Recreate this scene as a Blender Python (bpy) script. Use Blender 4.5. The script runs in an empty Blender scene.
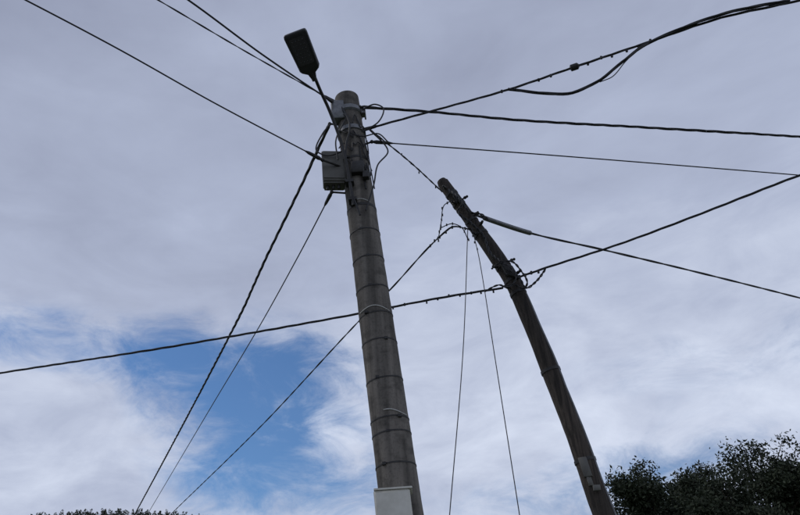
import bpy, math, random
import numpy as np
from mathutils import Vector, Matrix, noise
random.seed(7); np.random.seed(7)
# World coordinates in centimetres (x right, y away, z up); origin on the road under the viewer.
PLAN='''A -88,671,730 -191,554,722 -266,475,725 -338,421,740
B -69,693,845 -177,582,840 -256,513,850
C -67,694,840 -151,590,835 -222,516,850
D -41,694,795 63,650,782 149,622,780 225,598,785 317,574,795 391,557,805 464,542,805
D2 146,622,780 184,622,770 218,618,762 250,600,762 279,583,775 311,575,793 390,553,806 466,541,808
D3 250,601,760 264,593,760 279,583,772 293,574,780 314,575,795
E -40,691,835 54,694,820 176,717,815 351,754,820 608,812,830
F -26,689,770 222,726,755 582,813,760
J 135,823,615 49,811,600 -71,823,590 -211,855,590 -362,896,595 -617,970,610
K 101,818,710 71,797,700 -19,940,690 -82,1041,685 -327,1483,680 -766,2275,700
L -81,693,810 -137,800,790 -218,955,770 -298,1127,765 -593,1734,770 -1020,2614,790
M -79,692,695 -137,810,685 -233,1008,680 -394,1343,690 -869,2336,720
H 108,824,740 195,869,730 311,928,730 509,1045,740 747,1187,750
I 158,814,625 187,787,620 273,737,618 360,694,625 471,657,645
G -30,690,795 23,745,778 67,805,769
N 98,810,712 70,800,518 34,790,322
O 103,810,706 107,808,649 108,800,502 109,790,317
P 80,805,753 67,805,744 61,805,717 54,805,687
Q 58,800,703 75,800,709 88,800,701 95,805,684
pole2 71,820,796 110,820,713 145,820,631 161,820,569 187,820,440 207,820,317
arm -51,678,662 -57,674,714 -65,670,760 -77,655,798 -86,635,814 -91,610,817
head -91,610,812 -107,560,836
pole1 -15,700,307 -58,700,860
jbox -76,695,732
topbox -69,690,826
meter -21,662,308
l1 -37,685,823 -20,680,827 -8,680,818 -16,680,795 -38,680,780
l3 -30,680,786 -6,690,755 -20,685,727 -26,680,692 -37,680,655
l4 -80,690,807 -90,680,779 -97,680,755 -82,680,744 -60,680,751
l5 -66,685,837 -53,675,789 -59,675,747 -55,675,691 -44,678,647
l6 -60,680,785 -38,675,768 -17,680,775 -5,680,760
l7 -59,680,803 -71,675,765 -69,675,732
c1 81,805,764 92,800,741 85,800,728 100,800,710 117,805,688 122,805,662 133,800,642
c2 76,805,772 88,798,751 102,798,725 116,800,722 128,800,709
c3 133,800,642 148,795,638 157,795,624 163,795,606 158,800,599 146,800,606 130,800,604
c4 138,800,632 153,795,615 160,795,597 176,795,607 190,797,624
c5 120,800,632 132,800,640 144,795,630 150,795,614 138,795,600 126,800,607 107,802,600
box2 185,802,367
trees 793,2500,815 1031,2700,835 1158,2400,834 1388,2600,775 1519,2500,825 968,2300,700 764,2800,768
hilltop -9350,20000,4900'''
T={}
for line in PLAN.split('\n'):
    k,*ps=line.split(); T[k]=[tuple(float(c)/100 for c in p.split(',')) for p in ps]

def V(p): return Vector(p)
def link(o,parent=None):
    bpy.context.scene.collection.objects.link(o)
    if parent: o.parent=parent
    return o
def empty(name,loc=(0,0,0)):
    e=bpy.data.objects.new(name,None); e.empty_display_size=.3; e.location=loc; return link(e)
# ---------- materials ----------
def mat(name,c1,c2=None,scale=5,rough=.7,metal=0,bump=0,detail=6,stretch=(1,1,1),coords='Object'):
    m=bpy.data.materials.new(name); m.use_nodes=True; nt=m.node_tree; n=nt.nodes; b=n['Principled BSDF']
    b.inputs['Roughness'].default_value=rough; b.inputs['Metallic'].default_value=metal
    if c2 is None: c2=tuple(x*.7 for x in c1)
    tc=n.new('ShaderNodeTexCoord'); mp=n.new('ShaderNodeMapping'); mp.inputs['Scale'].default_value=stretch
    nt.links.new(tc.outputs[coords],mp.inputs[0])
    no=n.new('ShaderNodeTexNoise'); no.inputs['Scale'].default_value=scale; no.inputs['Detail'].default_value=detail
    no.inputs['Roughness'].default_value=.65
    nt.links.new(mp.outputs[0],no.inputs['Vector'])
    cr=n.new('ShaderNodeValToRGB'); cr.color_ramp.elements[0].position=.3; cr.color_ramp.elements[1].position=.7
    cr.color_ramp.elements[0].color=(*c2,1); cr.color_ramp.elements[1].color=(*c1,1)
    nt.links.new(no.outputs['Fac'],cr.inputs[0]); nt.links.new(cr.outputs[0],b.inputs['Base Color'])
    if bump:
        bp=n.new('ShaderNodeBump'); bp.inputs['Strength'].default_value=bump; bp.inputs['Distance'].default_value=.02
        nt.links.new(no.outputs['Fac'],bp.inputs['Height']); nt.links.new(bp.outputs[0],b.inputs['Normal'])
    return m
M_cable=mat('black_cable',(.016,.016,.018),rough=.6)
M_cable2=mat('grey_cable',(.05,.05,.055),rough=.6)
M_steel=mat('galvanised_steel',(.22,.23,.24),(.11,.11,.115),scale=14,rough=.5,metal=.6)
M_dark=mat('dark_iron',(.04,.04,.042),(.02,.018,.016),scale=20,rough=.6,metal=.3)
M_boxgrey=mat('box_plastic',(.13,.127,.113),(.085,.082,.074),scale=8,rough=.6)
M_white=mat('meter_box_plastic',(.62,.61,.55),(.48,.47,.41),scale=9,rough=.5)
M_lamp=mat('lamp_housing',(.02,.021,.023),(.013,.013,.015),scale=12,rough=.5)
M_lens=mat('lamp_lens',(.035,.037,.04),(.02,.022,.024),scale=60,rough=.3)
M_led=mat('led_optic_plastic',(.06,.06,.065),(.045,.045,.045),scale=60,rough=.3)
M_tape=mat('pale_band',(.6,.6,.57),(.35,.35,.33),scale=30,rough=.6)
def mulnoise(m,scale,st,lo,hi,a,b_,detail=5):
    nt=m.node_tree;n=nt.nodes;b=n['Principled BSDF']; col=b.inputs['Base Color'].links[0].from_socket
    tc=n.new('ShaderNodeTexCoord'); mp=n.new('ShaderNodeMapping'); mp.inputs['Scale'].default_value=st; nt.links.new(tc.outputs['Object'],mp.inputs[0])
    s=n.new('ShaderNodeTexNoise'); s.inputs['Scale'].default_value=scale; s.inputs['Detail'].default_value=detail; nt.links.new(mp.outputs[0],s.inputs['Vector'])
    r2=n.new('ShaderNodeMapRange'); r2.inputs[1].default_value=lo; r2.inputs[2].default_value=hi; r2.inputs[3].default_value=a; r2.inputs[4].default_value=b_
    nt.links.new(s.outputs['Fac'],r2.inputs[0])
    m2=n.new('ShaderNodeMix'); m2.data_type='RGBA'; m2.blend_type='MULTIPLY'; m2.inputs[0].default_value=1
    nt.links.new(col,m2.inputs[6]); nt.links.new(r2.outputs[0],m2.inputs[7]); nt.links.new(m2.outputs[2],b.inputs['Base Color'])
    return m
M_conc=mat('weathered_concrete',(.19,.172,.15),(.12,.108,.094),scale=2.2,rough=.92,bump=.25,detail=10,stretch=(1,1,.5))
mulnoise(M_conc,45,(1,1,1),.36,.5,.8,1.02,4)      # fine pitting
mulnoise(M_conc,1,(10,10,.45),.38,.6,.5,1.05)       # rain streaks down the shaft
mulnoise(M_conc,5,(1,1,1.6),.34,.48,.6,1.0,8)     # dark stains
M_wood=mat('weathered_timber',(.088,.070,.056),(.030,.024,.020),scale=4,rough=.9,bump=.8,detail=9,stretch=(9,9,.5))
mulnoise(M_wood,1.2,(1,1,.5),.4,.62,.55,1.1)
mulnoise(M_wood,1,(26,26,.8),.42,.5,.45,1.0,3)      # drying cracks along the grain

# ---------- geometry helpers ----------
def catmull(pts,n=10):
    P=[V(p) for p in pts]
    if len(P)==2: return [P[0].lerp(P[1],i/n) for i in range(n+1)]
    P=[P[0]*2-P[1]]+P+[P[-1]*2-P[-2]]
    out=[]
    for i in range(1,len(P)-2):
        p0,p1,p2,p3=P[i-1:i+3]
        L=(p2-p1).length
        m1=(p2-p0)*(L/max(1e-6,(p1-p0).length+L)); m2=(p3-p1)*(L/max(1e-6,(p3-p2).length+L))
        for j in range(n):
            t=j/n;t2=t*t;t3=t2*t
            out.append(p1*(2*t3-3*t2+1)+m1*(t3-2*t2+t)+p2*(3*t2-2*t3)+m2*(t3-t2))
    out.append(P[-2].copy()); return out
def resample(pts,step):
    out=[pts[0].copy()];acc=0
    for a,b in zip(pts,pts[1:]):
        L=(b-a).length
        if L<1e-7: continue
        d=step-acc
        while d<=L:
            out.append(a.lerp(b,d/L)); d+=step
        acc=L-(d-step)
    if (out[-1]-pts[-1]).length>step*.2: out.append(pts[-1].copy())
    return out
def frames(pts):
    T_=[]
    for i in range(len(pts)):
        a=pts[max(0,i-1)];b=pts[min(len(pts)-1,i+1)]
        T_.append((b-a).normalized())
    up=Vector((0,0,1)) if abs(T_[0].z)<.9 else Vector((0,1,0))
    N=[(up-T_[0]*up.dot(T_[0])).normalized()]
    for i in range(1,len(pts)):
        n=N[-1]-T_[i]*N[-1].dot(T_[i]); N.append(n.normalized())
    return T_,N
class Geo:
    def __init__(s): s.v=[];s.f=[]
    def tube(s,pts,rad,sides=6,cap=True):
        T_,N=frames(pts); b=len(s.v)
        for i,p in enumerate(pts):
            r=rad[i] if hasattr(rad,'__len__') else rad
            B=T_[i].cross(N[i])
            for k in range(sides):
                a=2*math.pi*k/sides
                s.v.append(p+N[i]*(math.cos(a)*r)+B*(math.sin(a)*r))
        for i in range(len(pts)-1):
            for k in range(sides):
                k2=(k+1)%sides
                s.f.append((b+i*sides+k,b+i*sides+k2,b+(i+1)*sides+k2,b+(i+1)*sides+k))
        if cap:
            s.f.append(tuple(b+k for k in range(sides))[::-1]); s.f.append(tuple(b+(len(pts)-1)*sides+k for k in range(sides)))
        return s
    def twist(s,pts,n,r,off,pitch,sides=5,jit=0):
        T_,N=frames(pts); d=[0]
        for a,b in zip(pts,pts[1:]): d.append(d[-1]+(b-a).length)
        for k in range(n):
            q=[]
            for i,p in enumerate(pts):
                B=T_[i].cross(N[i]); ph=d[i]/pitch+.35*noise.noise(Vector((d[i]*.5,3.1,2)))
                a=2*math.pi*(ph+k/n)
                o=off*(1+jit*noise.noise(Vector((d[i]*1.1,k*7.3,1))))
                q.append(p+N[i]*math.cos(a)*o+B*math.sin(a)*o)
            s.tube(q,r,sides)
        return s
    def box(s,c,ax,ay,az,bev=0):
        b=len(s.v);c=V(c)
        if bev<=0: prof=[(-1,-1),(1,-1),(1,1),(-1,1)]
        else:
            e=1-bev; prof=[(-e,-1),(e,-1),(1,-e),(1,e),(e,1),(-e,1),(-1,e),(-1,-e)]
        n=len(prof); lv=[(-1,1-bev*.6),(-1+bev*.5,1),(1-bev*.5,1),(1,1-bev*.6)] if bev>0 else [(-1,1),(1,1)]
        for z,sc in lv:
            for x,y in prof: s.v.append(c+ax*x*sc+ay*y*sc+az*z)
        for l in range(len(lv)-1):
            for k in range(n):
                k2=(k+1)%n; s.f.append((b+l*n+k,b+l*n+k2,b+(l+1)*n+k2,b+(l+1)*n+k))
        s.f.append(tuple(b+k for k in range(n))[::-1]); s.f.append(tuple(b+(len(lv)-1)*n+k for k in range(n)))
        return s
    def ball(s,c,r,rings=5,seg=8,ax=None):
        b=len(s.v);c=V(c)
        for i in range(rings+1):
            t=math.pi*i/rings
            for k in range(seg):
                a=2*math.pi*k/seg
                s.v.append(c+Vector((math.sin(t)*math.cos(a),math.sin(t)*math.sin(a),math.cos(t)))*r)
        for i in range(rings):
            for k in range(seg):
                k2=(k+1)%seg; s.f.append((b+i*seg+k,b+(i+1)*seg+k,b+(i+1)*seg+k2,b+i*seg+k2))
        return s
    def obj(s,name,m,parent=None,smooth=True):
        me=bpy.data.meshes.new(name); me.from_pydata([tuple(v) for v in s.v],[],s.f); me.update()
        if smooth:
            me.polygons.foreach_set('use_smooth',[True]*len(me.polygons))
            try: me.set_sharp_from_angle(angle=math.radians(40))
            except Exception: pass
        me.materials.append(m); o=bpy.data.objects.new(name,me); return link(o,parent)

# ---------- concrete pole ----------
p1b=V(T['pole1'][0]);p1t=V(T['pole1'][1]); d1=(p1t-p1b).normalized()
g1=p1b-d1*(p1b.z/d1.z)
def r1(z): return .205+(.165-.205)*(z-3)/(8.6-3)
def on1(z): return g1+d1*(z/d1.z)
def adopt(o,par):
    o.parent=par; o.matrix_parent_inverse=Matrix.Translation(par.location).inverted(); return o
def put(g,name,m,par,smooth=True): return adopt(g.obj(name,m,None,smooth),par)
pole=empty('utility_pole',g1)
g=Geo(); pts=[on1(z) for z in np.linspace(-.3,p1t.z,60)]
g.tube(pts,[r1(p.z)+.0015*math.sin(i*2.1) for i,p in enumerate(pts)],40)
put(g,'concrete_shaft',M_conc,pole)
g=Geo();gp=Geo()
def ring(gg,c,d,R_,h,t=.006,sides=36,tilt=0):
    a=d.copy()
    if tilt: a=(d+Vector((tilt,tilt*.6,0))).normalized()
    gg.tube([c-a*h,c+a*h],[R_+t,R_+t],sides)
for z in (7.43,6.67,6.31,5.93,5.53,5.19,4.86,4.42,3.99,3.84,3.52,2.9,2.3,1.7):
    ring(g,on1(z),d1,r1(z),.007 if z<6.6 else .018,.005,tilt=random.uniform(-.05,.05))
    c=on1(z)+Vector((random.uniform(-.12,.12),-r1(z)*.9,0)); g.box(c,Vector((.018,0,0)),Vector((0,.02,0)),Vector((0,0,.014)))
put(g,'steel_straps',M_dark,pole)
for z,a0,a1 in ((6.72,-2.2,-.9),(5.24,-2.6,-.6),(4.04,-1.8,-.5)):
    q=[]
    for k in range(14):
        a=a0+(a1-a0)*k/13; q.append(on1(z+.02*math.sin(a*3))+Vector((math.cos(a),math.sin(a),0))*(r1(z)+.004))
    gp.tube(q,.006,6)
put(gp,'pale_cable_ties',M_tape,pole)
g=Geo(); c=on1(8.5)
g.tube([on1(8.25),on1(8.27),on1(8.33),on1(8.35)],[.172,.19,.19,.172],32)
g.tube([on1(7.9),on1(7.91),on1(7.97),on1(7.98)],[.172,.188,.188,.172],32)
for s in (-1,1):
    g.box(on1(8.3)+Vector((s*.2,-.03,0)),Vector((.03,0,0)),Vector((0,.05,0)),Vector((0,0,.05)),.2)
    g.tube([on1(8.3)+Vector((s*.22,-.12,0)),on1(8.3)+Vector((s*.22,.1,0))],.012,8)
tb=V(T['topbox'][0])
g.box(tb,Vector((.09,0,0)),Vector((0,.08,0)),Vector((-.01,0,.16)),.15)
put(g,'head_clamp',M_steel,pole)
g=Geo()
def bolt(gg,a,b,r=.012): gg.tube([V(a),V(b)],r,8)
for k in ('B','C','D','E','A','F','L','M'):
    a=V(T[k][0]); dr=(V(T[k][1])-a).normalized()
    ax=on1(a.z); inn=(ax-a); inn.z=0
    bolt(g,a,a+inn*.9,.013)
    g.tube([a,a+dr*.06,a+dr*.22,a+dr*.28],[.012,.026,.02,.008],8)
    g.ball(a,.026)
put(g,'wedge_clamps',M_dark,pole)
jb=V(T['jbox'][0]); g=Geo()
g.box(jb,Vector((.15,.02,0)),Vector((-.01,.10,0)),Vector((-.01,0,.24)),.12)
g.box(jb+Vector((0,-.105,0)),Vector((.13,.018,0)),Vector((0,.008,0)),Vector((-.01,0,.21)),.1)
g.box(jb+Vector((0,0,-.252)),Vector((.125,.015,0)),Vector((-.01,.08,0)),Vector((0,0,.012)),.1)
put(g,'junction_box',M_boxgrey,pole)
g=Geo()
for i in range(3):
    a=jb+Vector((-.08+.07*i,-.02,-.26)); g.tube([a,a+Vector((0,0,-.06))],.02,10)
a=on1(7.2)+Vector((.02,-.2,0))
g.box(a,Vector((.08,0,0)),Vector((0,.05,0)),Vector((0,0,.09)),.2)
g.box(a+Vector((.1,0,-.12)),Vector((.04,0,0)),Vector((0,.04,0)),Vector((0,0,.05)),.2)
g.tube([jb+Vector((.1,.05,.12)),on1(jb.z+.12)],.02,8); g.tube([jb+Vector((.1,.05,-.15)),on1(jb.z-.15)],.02,8)
put(g,'fuse_bracket',M_dark,pole)
g=Geo()
for k,rr in (('l1',.010),('l3',.010),('l4',.010),('l5',.013),('l6',.009),('l7',.010)):
    g.tube(catmull(T[k],12),rr,7)
for i in range(4):
    z0=8.2-.25*i; q=[]
    for k in range(16):
        a=-2.9+2.9*k/15+random.uniform(-.1,.1); q.append(on1(z0-.02*k*random.uniform(.3,1.6))+Vector((math.cos(a),math.sin(a),0))*(r1(z0)+.013+random.uniform(0,.015)))
    g.tube(catmull(q,3),.008,6)
q=[on1(z)+Vector((math.cos(-1.05+.06*math.sin(z*2.3)),math.sin(-1.05+.06*math.sin(z*2.3)),0))*(r1(z)+.008) for z in np.linspace(6.9,7.6,14)]
g.tube(q,.009,6)
put(g,'looped_cables',M_cable,pole)
mb=V(T['meter'][0])-Vector((0,0,.13)); g=Geo()
g.box(mb,Vector((.165,0,0)),Vector((0,.12,0)),Vector((-.015,0,.24)),.08)
g.box(mb+Vector((0,-.126,0)),Vector((.145,0,0)),Vector((0,.008,0)),Vector((-.014,0,.215)),.05)
g.box(mb+Vector((0,0,.25)),Vector((.175,0,0)),Vector((0,.135,0)),Vector((0,0,.008)),.05)
g.box(mb+Vector((.03,.15,-.1)),Vector((.05,0,0)),Vector((0,.05,0)),Vector((0,0,.02)))
put(g,'meter_box',M_white,pole)

# ---------- street lamp ----------
hd=[V(p) for p in T['head']]; lamp=empty('street_lamp',V(T['arm'][0]))
g=Geo(); g.tube(resample(catmull(T['arm'],10),.05),.021,12); 
a0=V(T['arm'][0]); 
for t_ in (.12,.45):
    p=a0+(V(T['arm'][1])-a0)*t_*1.5
    g.box(p+Vector((0,.04,0)),Vector((.05,0,0)),Vector((0,.06,0)),Vector((0,0,.02)))
put(g,'arm',M_dark,lamp)
L=(hd[1]-hd[0]); ax=L.normalized(); side=Vector((1,0,0)); side=(side-ax*side.dot(ax)).normalized(); nrm=side.cross(ax)
if nrm.z<0: nrm=-nrm; 
g=Geo()
def head_section(t,w,h0,h1): 
    c=hd[0]+L*t; e=.75
    return [c+side*x*w+nrm*y for x,y in ((-1,h0+.012),(-1,h1*.6),(-e,h1),(e,h1),(1,h1*.6),(1,h0+.012),(e*1.2,h0),(-e*1.2,h0))]
secs=[head_section(*s) for s in ((-.02,.035,-.02,.03),(.08,.05,-.025,.045),(.15,.112,-.03,.06),(.2,.128,-.035,.065),(.93,.145,-.035,.05),(.985,.138,-.03,.035),(1.0,.125,-.025,.025))]
for s in secs: g.v+=s
for i in range(len(secs)-1):
    for k in range(8):
        g.f.append((i*8+k,i*8+(k+1)%8,(i+1)*8+(k+1)%8,(i+1)*8+k))
g.f.append(tuple(range(8))[::-1]); g.f.append(tuple((len(secs)-1)*8+k for k in range(8)))
for i in range(6):
    g.box(hd[0]+L*.6+side*(-.08+.032*i)+nrm*.065,side*.003,nrm*.018,ax*.15)
put(g,'housing',M_lamp,lamp)
g=Geo(); cc=hd[0]+L*.6-nrm*.037
g.box(cc,side*.098,ax*.17,nrm*.004,.1)
put(g,'lens_panel',M_lens,lamp)
g=Geo()
for i in range(4):
    for j in range(6):
        g.ball(cc+side*(-.066+.044*i)+ax*(-.13+.052*j)-nrm*.006,.009,4,6)
put(g,'led_optics',M_led,lamp)
g=Geo(); g.tube([hd[0]-ax*.05,hd[0]+ax*.06],.034,14); put(g,'spigot',M_dark,lamp)

# ---------- timber pole ----------
q=[V(p) for p in T['pole2']]
dn=(q[-1]-q[-2]).normalized(); gb=q[-1]+dn*((q[-1].z+.3)/-dn.z); q.append(gb)
pole2=empty('utility_pole',gb)
s=catmull(q[:-1],12)+[gb]
s=resample(s,.05); tot=len(s)
s=[p+Vector((.008*noise.noise(Vector((p.z*1.6,0,4))),.008*noise.noise(Vector((p.z*1.6,9,4))),0)) for p in s]
radii=[.088+(.155-.088)*i/(tot-1)+.007*noise.noise(p*1.7)+.003*noise.noise(p*7) for i,p in enumerate(s)]
g=Geo(); g.tube(s,radii,36)
for i,p in enumerate(g.v):   # lengthwise checks and flats in the timber
    sec,k=divmod(i,36)
    if sec<tot:
        ctr=s[sec]; a=2*math.pi*k/36
        f_=1+.05*noise.noise(Vector((math.cos(a)*3.2,math.sin(a)*3.2,ctr.z*.7)))
        g.v[i]=ctr+(p-ctr)*f_
top=V(T['pole2'][0]); dt=(V(T['pole2'][0])-V(T['pole2'][1])).normalized()
g.tube([top-dt*.02,top+dt*.05,top+dt*.075],[.086,.07,.02],14)
put(g,'timber_shaft',M_wood,pole2)
def near2(z):
    i=min(range(len(s)),key=lambda i:abs(s[i].z-z)); return s[i],radii[i],(s[max(0,i-1)]-s[min(tot-1,i+1)]).normalized()
g=Geo()
for z in (7.75,7.55,7.25,7.0,6.45,6.2,6.05,4.9,3.75):
    p,r_,a=near2(z); g.tube([p-a*.02,p+a*.02],r_+.008,24)
for z,ang in ((7.8,-2.2),(7.62,-.6),(7.5,-2.4),(7.3,-.9),(7.12,-1.2),(6.95,-2.5),(6.5,-.4),(6.4,-2.7),(6.25,-.9),(6.1,-2.6)):
    p,r_,a=near2(z); d=Vector((math.cos(ang),math.sin(ang),.1))
    g.tube([p,p+d*(r_+.07)],.011,8); g.ball(p+d*(r_+.08),.02)
    g.tube([p+d*(r_+.03),p+d*(r_+.06)],.022,10)
p,r_,a=near2(6.3)
g.box(p+Vector((0,-r_-.02,0)),Vector((.08,0,-.035)),Vector((0,.03,0)),a*.11,.2)
p,r_,a=near2(7.6); g.box(p+Vector((0,-r_-.015,0)),Vector((.06,0,-.03)),Vector((0,.025,0)),a*.12,.2)
q2=[]
for z in np.linspace(2.0,6.0,40):
    p,r_,a=near2(z); q2.append(p+Vector((r_*.75,-r_*.72,0)))
put(g,'pole_clamps',M_dark,pole2)
g=Geo(); g.tube(q2,.011,6); put(g,'earth_strip',M_steel,pole2)
g=Geo()
for k,rr in (('c1',.013),('c2',.013),('c3',.010),('c4',.011),('c5',.009)):
    g.twist(resample(catmull(T[k],12),.02),2,rr*.8,rr*.8,.16,5)
put(g,'cable_tails',M_cable,pole2)
b2=V(T['box2'][0]); p,r_,a=near2(b2.z); g=Geo()
c=p+Vector((-r_*.45,-r_*.95,0)); g.box(c,Vector((.045,-.015,0)),Vector((.01,.03,0)),a*.11,.15); g.box(c-a*.16,Vector((.025,0,0)),Vector((0,.02,0)),a*.05,.1)
g.box(near2(3.45)[0]+Vector((-.02,-.17,0)),Vector((.04,0,0)),Vector((0,.015,0)),Vector((0,0,.03)),.1)
put(g,'number_box',M_boxgrey,pole2)

# ---------- neighbouring poles where the lines go ----------
ends={'PA':(-22,-13,8.3),'PD':(28.5,-1.2,8.3),'PE':(30,13.5,8.5),'PH':(29.5,25,8),'PJ':(-30,16.8,7),'PK':(-16.5,39,8.2)}
for k,(x,y,z) in ends.items():
    e=empty('utility_pole',(x,y,0)); g=Geo()
    g.tube([Vector((x,y,zz)) for zz in np.linspace(-.3,z+.4,20)],list(np.linspace(.16,.1,20)),20)
    put(g,'timber_shaft',M_wood,e)
    g=Geo()
    for dz in (0,-.35,-.9,-1.4):
        g.tube([Vector((x,y,z+dz-.02)),Vector((x,y,z+dz+.02))],.13,20); 
        g.tube([Vector((x-.2,y,z+dz)),Vector((x+.2,y,z+dz))],.012,8); g.ball((x-.2,y,z+dz),.03); g.ball((x+.2,y,z+dz),.03)
    put(g,'line_clamps',M_dark,e)
def tail(k,end,dz=0,sag=.5):
    pts=[V(p) for p in T[k]]; e=V(ends[end])+Vector((0,0,dz)); a=pts[-1]; out=[]
    d0=(pts[-1]-pts[-2]).normalized()
    Ld=(e-a).length; 
    m0=d0*Ld; m1=(e-a); m1=Vector((m1.x,m1.y,m1.z+.04*Ld))
    for j in range(1,9):
        t=j/8;t2=t*t;t3=t2*t
        out.append(a*(2*t3-3*t2+1)+m0*(t3-2*t2+t)+e*(3*t2-2*t3)+m1*(t3-t2))
    return pts+out
def clips(g,pts,a,b,step,r=.016,jit=.3):
    P=resample(pts,step); n=len(P)
    for i in range(int(a*n),int(b*n)):
        p=P[i]+Vector((random.uniform(-1,1),random.uniform(-1,1),random.uniform(-1,1)))*step*.12
        if random.random()<.88: g.box(p+Vector((0,0,-r*.5)),Vector((r*.7,0,0)),Vector((0,r*.7,0)),Vector((0,0,r*1.2)))
def wire(name,pts,kind,r,m=M_cable,clip=None,n=3,pitch=.5,n_c=10,off=1.08):
    g=Geo(); c=catmull(pts,n_c)
    if kind=='single': g.tube(c,r,7)
    else:
        c=resample(c,.06); g.twist(c,n,r,r*off,pitch,5,jit=.3)
    if clip:
        vis=catmull(clip[0],12)
        clips(g,vis,clip[1],clip[2],clip[3],clip[4] if len(clip)>4 else .016)
    return g.obj(name,m)
wire('overhead_wire',tail('A','PA',-1.0),'single',.0085)
wire('overhead_wire',tail('B','PA',0),'twist',.006,n=2,pitch=.6,off=.8)
wire('overhead_wire',tail('C','PA',-.35),'single',.012)
wire('twisted_overhead_cable',tail('D','PD',0),'twist',.0085,n=3,pitch=.9,off=.85,clip=(T['D'],.36,.72,.15,.016))
wire('slack_overhead_cable',T['D2'],'twist',.011,n=3,pitch=1.1,off=.9)
wire('slack_overhead_cable',T['D3'],'single',.006)
wire('twisted_overhead_cable',tail('E','PE',0),'twist',.010,n=3,pitch=.9)
wire('overhead_wire',tail('F','PE',-.9),'single',.0085)
wire('span_wire',T['G'],'twist',.0075,n=2,pitch=.3,off=.7,clip=(T['G'],.1,1,.2,.012))
wire('overhead_wire',tail('H','PH',0),'twist',.013,n=2,pitch=1.3,off=.45)
wire('twisted_overhead_cable',tail('I','PD',-.9),'twist',.009,n=3,pitch=.9,off=.8,clip=(T['I'],.0,.12,.1,.018))
wire('twisted_overhead_cable',tail('J','PJ',0),'twist',.0095,n=3,pitch=1.0,off=.8,clip=(T['J'],.0,.28,.15,.015))
wire('overhead_wire',tail('K','PK',-.6),'twist',.009,n=2,pitch=1.0,off=.6,clip=(T['K'],.0,.07,.12,.016))
wire('twisted_overhead_cable',tail('L','PK',0),'twist',.0115,n=3,pitch=.8)
wire('overhead_wire',tail('M','PK',-.9),'single',.0085,M_cable2)
for k in ('N','O'):
    p=[V(x) for x in T[k]]; d=(p[-1]-p[-2]).normalized(); p.append(p[-1]+d*(p[-1].z/-d.z)); wire('down_wire',p,'single',.006,M_cable2,clip=(T[k],.0,.14 if k=='O' else .05,.12,.012))
wire('bridle_wire',T['P'],'single',.007,clip=(T['P'],0,1,.10,.014))
wire('bridle_wire',T['Q'],'single',.007,clip=(T['Q'],0,1,.1,.013))
hp=catmull(T['H'],40); seg=[p for p in hp if 1.22<p.x<2.0]
g=Geo(); g.tube(seg,[.012]+[.036]*(len(seg)-2)+[.02],14); o=g.obj('cable_sleeve',M_steel)
dp=catmull(T['D'],40)
i0=min(range(len(dp)),key=lambda i:(dp[i]-V(T['D'][3])).length)
g=Geo(); dd=(dp[i0+1]-dp[i0-1]).normalized(); g.tube([dp[i0]-dd*.06,dp[i0]-dd*.05,dp[i0]+dd*.03,dp[i0]+dd*.05],[.02,.042,.042,.018],12); g.obj('cable_splice',M_dark)

# ---------- trees ----------
M_leaf=mat('leaves',(.032,.044,.019),(.012,.018,.008),scale=1.1,rough=.85,detail=3)
M_bark=mat('bark',(.07,.055,.042),(.035,.028,.02),scale=9,rough=.95,bump=.6)
def leaf_mesh(cent,size,name,m):
    n=len(cent); a=np.random.normal(size=(n,3)); a/=np.linalg.norm(a,axis=1)[:,None]
    b=np.random.normal(size=(n,3)); b-=a*(a*b).sum(1)[:,None]; b/=np.linalg.norm(b,axis=1)[:,None]
    sz=(size*np.random.uniform(.6,1.35,n))[:,None]
    v=np.stack([cent-a*sz,cent+b*sz*.45-a*sz*.1,cent+a*sz,cent-b*sz*.45-a*sz*.1],1).reshape(-1,3)
    me=bpy.data.meshes.new(name); me.vertices.add(4*n); me.vertices.foreach_set('co',v.astype(np.float32).ravel())
    me.loops.add(4*n); me.loops.foreach_set('vertex_index',np.arange(4*n,dtype=np.int32))
    me.polygons.add(n); me.polygons.foreach_set('loop_start',np.arange(0,4*n,4,dtype=np.int32)); me.polygons.foreach_set('loop_total',np.full(n,4,dtype=np.int32))
    me.update(calc_edges=True); me.validate(); me.materials.append(m)
    return bpy.data.objects.new(name,me)
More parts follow.
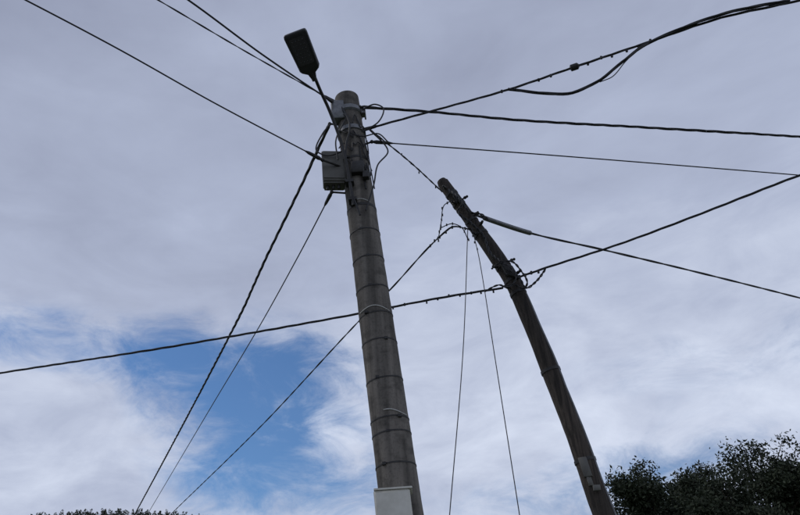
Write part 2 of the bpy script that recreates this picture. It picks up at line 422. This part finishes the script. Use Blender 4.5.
def tree(x,y,h,rad,nleaf=38000):
    e=empty('deciduous_tree',(x,y,0)); rs=np.random.RandomState(int(abs(x*131+y*17))); g=Geo()
    base=Vector((x,y,0)); tr=[base+Vector((.15*math.sin(i*.9),.12*math.cos(i*1.3),h*.82*i/9)) for i in range(10)]
    g.tube(tr,list(np.linspace(.17,.035,10)),12)
    tips=[]
    for i in range(46):
        t=rs.uniform(.22,.98); p0=base+Vector((0,0,h*.82*t)); az=rs.uniform(0,6.28); 
        prof=math.sin(math.pi*min(1,max(.12,(t*.86+.05))))**.6
        ln=rad*prof*rs.uniform(.6,1.1); el=rs.uniform(.15,.9)+t*.35
        d=Vector((math.cos(az)*math.cos(el),math.sin(az)*math.cos(el),math.sin(el)))
        mid=p0+d*ln*.5+Vector((0,0,.08)); tip=p0+d*ln
        g.tube([p0,mid,tip],[.05,.03,.012],6); tips.append((tip,1));tips.append((mid,.9))
        for j in range(5):
            dd=(d+Vector(rs.normal(size=3))*.6).normalized(); st=p0+d*ln*rs.uniform(.4,1); t2=st+dd*ln*rs.uniform(.25,.5)
            g.tube([st,t2],[.018,.006],5); tips.append((t2,.7))
    for j in range(6):
        t2=base+Vector((rs.normal()*rad*.16,rs.normal()*rad*.16,h*rs.uniform(.88,.99))); tips.append((t2,.55)); g.tube([tr[-1],t2],[.03,.008],5)
    put(g,'trunk_and_limbs',M_bark,e)
    w=np.array([s_ for _,s_ in tips]); w/=w.sum(); idx=rs.choice(len(tips),size=nleaf,p=w)
    c=np.array([tuple(t_) for t_,_ in tips])[idx]; sg=np.array([s_ for _,s_ in tips])[idx]*rad*.13
    c=c+rs.normal(size=(nleaf,3))*sg[:,None]*np.array([1.1,1.1,.85])
    o=leaf_mesh(c,.066,'foliage',M_leaf); link(o); adopt(o,e)
for (x,y,z),rd in zip(T['trees'],(1.95,1.9,2.3,2.3,2.6,1.9,1.1)): tree(x,y,z,rd)

# ---------- terrain ----------
M_grass=mat('grass',(.075,.095,.035),(.04,.055,.022),scale=.6,rough=.95,bump=.3,detail=10)
M_asph=mat('asphalt',(.06,.06,.06),(.042,.042,.043),scale=30,rough=.9,bump=.2)
M_kerb=mat('kerb_stone',(.32,.31,.29),(.22,.21,.2),scale=6,rough=.85)
M_pave=mat('paving',(.26,.25,.235),(.19,.185,.175),scale=4,rough=.9)
M_paint=mat('road_paint',(.7,.7,.68),(.5,.5,.48),scale=12,rough=.7)
def sheet(name,x0,x1,y0,y1,z,m):
    g=Geo(); g.v=[Vector((x0,y0,z)),Vector((x1,y0,z)),Vector((x1,y1,z)),Vector((x0,y1,z))]; g.f=[(0,1,2,3)]; return g.obj(name,m,None,False)
sheet('ground',-2500,2500,-2500,2500,0,M_grass)
sheet('road',-300,300,-3.4,3.2,.004,M_asph)
g=Geo()
for x in range(-150,150,6): 
    b=len(g.v); g.v+=[Vector((x,-.16,.008)),Vector((x+3,-.16,.008)),Vector((x+3,-.04,.008)),Vector((x,-.04,.008))]; g.f.append((b,b+1,b+2,b+3))
g.obj('road_markings',M_paint,None,False)
g=Geo()
for x in range(-60,60):
    for yy in (3.27,-3.47): g.box((x+.5,yy,.06),Vector((.495,0,0)),Vector((0,.07,0)),Vector((0,0,.065)),.06)
g.obj('kerb',M_kerb)
g=Geo(); g.box((0,4.25,.05),Vector((60,0,0)),Vector((0,.9,0)),Vector((0,0,.06))); g.obj('pavement',M_pave,None,False)
ht=V(T['hilltop'][0]); sg=75.
def hz(x,y):
    dx=(x-ht.x)/sg; dy=(y-ht.y-12)/(sg*.8)
    z=ht.z*1.02*math.exp(-.5*(dx*dx+dy*dy))
    z+=20*math.exp(-.5*(((x+10)/120)**2+((y-330)/60)**2))
    return z-1.5+1.2*noise.noise(Vector((x*.03,y*.03,0)))
g=Geo(); nx,ny=90,60
for j in range(ny):
    for i in range(nx): 
        x=-420+i*7.5; y=80+j*7.5; g.v.append(Vector((x,y,hz(x,y))))
for j in range(ny-1):
    for i in range(nx-1): a=j*nx+i; g.f.append((a,a+1,a+nx+1,a+nx))
g.obj('hill',M_grass)
cs=[]
rs=np.random.RandomState(3)
for i in range(4200):
    x=ht.x+rs.normal()*75; y=ht.y+rs.normal()*45-5
    z=hz(x,y); 
    if z<1: continue
    h=rs.uniform(1.2,3.4); k=60
    t=rs.uniform(0,1,k); rr=(1-t)*1.5+.2; a=rs.uniform(0,6.28,k)
    cs.append(np.stack([x+np.cos(a)*rr*rs.uniform(.3,1,k),y+np.sin(a)*rr*rs.uniform(.3,1,k),z+h*t-.6],1))
M_for=mat('forest_foliage',(.034,.045,.024),(.018,.026,.014),scale=.2,rough=.9)
o=leaf_mesh(np.concatenate(cs),.25,'distant_forest',M_for); link(o)

# ---------- sky ----------
w=bpy.data.worlds.new('World'); bpy.context.scene.world=w; w.use_nodes=True; nt=w.node_tree; n=nt.nodes; n.clear()
SUN_EL=math.radians(50); SUN_AZ=math.radians(-75)
sky=n.new('ShaderNodeTexSky'); sky.sky_type='NISHITA'; sky.sun_disc=False; sky.sun_elevation=SUN_EL; sky.sun_rotation=SUN_AZ; sky.ozone_density=4; sky.dust_density=.2
bg=n.new('ShaderNodeBackground'); bg.inputs[1].default_value=.08
tint=n.new('ShaderNodeMix'); tint.data_type='RGBA'; tint.blend_type='MULTIPLY'; tint.inputs[0].default_value=1; tint.inputs[7].default_value=(.68,.93,1.14,1)
nt.links.new(sky.outputs[0],tint.inputs[6]); nt.links.new(tint.outputs[2],bg.inputs[0])
tc=n.new('ShaderNodeTexCoord'); D=tc.outputs['Generated']
def math_(op,a,b=None,c=None):
    x=n.new('ShaderNodeMath'); x.operation=op
    for i,v in enumerate((a,b,c)):
        if v is None: continue
        if isinstance(v,(int,float)): x.inputs[i].default_value=v
        else: nt.links.new(v,x.inputs[i])
    return x.outputs[0]
def noise_(scale,detail,rough,st=(1,1,1),loc=(0,0,0),dist=0,rot=(0,0,0)):
    mp=n.new('ShaderNodeMapping'); mp.inputs['Scale'].default_value=st; mp.inputs['Location'].default_value=loc; mp.inputs['Rotation'].default_value=rot; nt.links.new(D,mp.inputs[0])
    t=n.new('ShaderNodeTexNoise'); t.inputs['Scale'].default_value=scale; t.inputs['Detail'].default_value=detail; t.inputs['Roughness'].default_value=rough; t.inputs['Distortion'].default_value=dist
    nt.links.new(mp.outputs[0],t.inputs['Vector']); return t.outputs['Fac']
def blob(d,scale,lo,hi):
    s_=n.new('ShaderNodeVectorMath'); s_.operation='SUBTRACT'; nt.links.new(D,s_.inputs[0]); s_.inputs[1].default_value=d
    m_=n.new('ShaderNodeVectorMath'); m_.operation='MULTIPLY'; nt.links.new(s_.outputs[0],m_.inputs[0]); m_.inputs[1].default_value=scale
    l=n.new('ShaderNodeVectorMath'); l.operation='LENGTH'; nt.links.new(m_.outputs[0],l.inputs[0])
    r=n.new('ShaderNodeMapRange'); r.interpolation_type='SMOOTHSTEP'; r.inputs[1].default_value=lo; r.inputs[2].default_value=hi; r.inputs[3].default_value=1; r.inputs[4].default_value=0
    nt.links.new(l.outputs['Value'],r.inputs[0]); return r.outputs[0]
# openings in the cloud deck, by compass direction
BL=[((-.224,.893,.390),(1/.13,1/.3,1/.065),.1,1.8,.88),((-.264,.909,.323),(1/.09,1/.3,1/.10),.1,1.8,.6),((-.155,.953,.261),(1/.12,1/.3,1/.065),.1,1.8,.9),((-.481,.777,.406),(1/.20,1/.3,1/.038),.1,1.8,.72),
    ((-.118,.925,.361),(1/.07,1/.3,1/.06),.1,1.8,.4),((.226,.953,.202),(1/.18,1/.3,1/.055),.1,1.8,.55),((.425,.836,.348),(1/.2,1/.3,1/.05),.1,1.8,.34),((.366,.895,.254),(1/.15,1/.3,1/.03),.1,1.8,.36)]
tot_=None
for d,sc,lo,hi,wt in BL:
    x=math_('MULTIPLY',blob(d,sc,lo,hi),wt); tot_=x if tot_ is None else math_('ADD',tot_,x)
nz=noise_(9,12,.66,(1,1,2.1),(3,1,2),.5,(0,.35,0))
nz2=noise_(2.6,6,.55,(1,1,2.2),(7,2,5),.3)
nz3=noise_(5.5,12,.60,(1,1,2.4),(1,9,4),.6,(0,-.2,0))
opening=math_('ADD',tot_,math_('MULTIPLY',math_('SUBTRACT',nz,.5),2.8))
opening=math_('MULTIPLY',opening,math_('MINIMUM',math_('MULTIPLY',tot_,2.2),1.0))
r=n.new('ShaderNodeMapRange'); r.interpolation_type='SMOOTHSTEP'; r.inputs[1].default_value=-.05; r.inputs[2].default_value=1.4; r.inputs[3].default_value=0; r.inputs[4].default_value=.97
nt.links.new(opening,r.inputs[0])
sx=n.new('ShaderNodeSeparateXYZ'); nt.links.new(D,sx.inputs[0])
hgt=n.new('ShaderNodeMapRange'); hgt.inputs[1].default_value=.28; hgt.inputs[2].default_value=.72; hgt.inputs[3].default_value=.74; hgt.inputs[4].default_value=.30; nt.links.new(sx.outputs['Z'],hgt.inputs[0])
sh=math_('ADD',hgt.outputs[0],math_('MULTIPLY',math_('SUBTRACT',nz2,.5),.85))
amp=n.new('ShaderNodeMapRange'); amp.inputs[1].default_value=.3; amp.inputs[2].default_value=.62; amp.inputs[3].default_value=1.1; amp.inputs[4].default_value=.28; nt.links.new(sx.outputs['Z'],amp.inputs[0])
sh=math_('ADD',sh,math_('MULTIPLY',math_('SUBTRACT',nz3,.5),amp.outputs[0]))
sh=math_('ADD',sh,math_('MULTIPLY',sx.outputs['X'],.10))
cr=n.new('ShaderNodeValToRGB'); e=cr.color_ramp.elements
e[0].position=0; e[0].color=(.26,.29,.40,1); e[1].position=1; e[1].color=(.67,.73,.87,1)
m_=cr.color_ramp.elements.new(.5); m_.color=(.415,.465,.61,1)
nt.links.new(sh,cr.inputs[0])
bc=n.new('ShaderNodeBackground'); bc.inputs[1].default_value=1.03; nt.links.new(cr.outputs[0],bc.inputs[0])
mx=n.new('ShaderNodeMixShader'); nt.links.new(r.outputs[0],mx.inputs[0]); nt.links.new(bc.outputs[0],mx.inputs[1]); nt.links.new(bg.outputs[0],mx.inputs[2])
ow=n.new('ShaderNodeOutputWorld'); nt.links.new(mx.outputs[0],ow.inputs[0])
sl_=bpy.data.lights.new('sun','SUN'); sl_.energy=.9; sl_.angle=math.radians(12); sl_.color=(1,.95,.88)
so=bpy.data.objects.new('sun',sl_); link(so)
sd=Vector((math.sin(SUN_AZ)*math.cos(SUN_EL),math.cos(SUN_AZ)*math.cos(SUN_EL),math.sin(SUN_EL)))
so.rotation_euler=sd.to_track_quat('Z','Y').to_euler()

# ---------- camera: hand-held, looking up 32 degrees, slight roll ----------
cd=bpy.data.cameras.new('camera'); cd.lens=31.5; cd.sensor_width=36; cd.clip_end=6000; cam=bpy.data.objects.new('camera',cd); link(cam)
cam.matrix_world=Matrix.Translation((0,0,1.6))@Matrix.Rotation(math.radians(122),4,'X')@Matrix.Rotation(math.radians(-4),4,'Z')
bpy.context.scene.camera=cam
bpy.context.scene.view_settings.view_transform='Standard'; bpy.context.scene.view_settings.look='None'
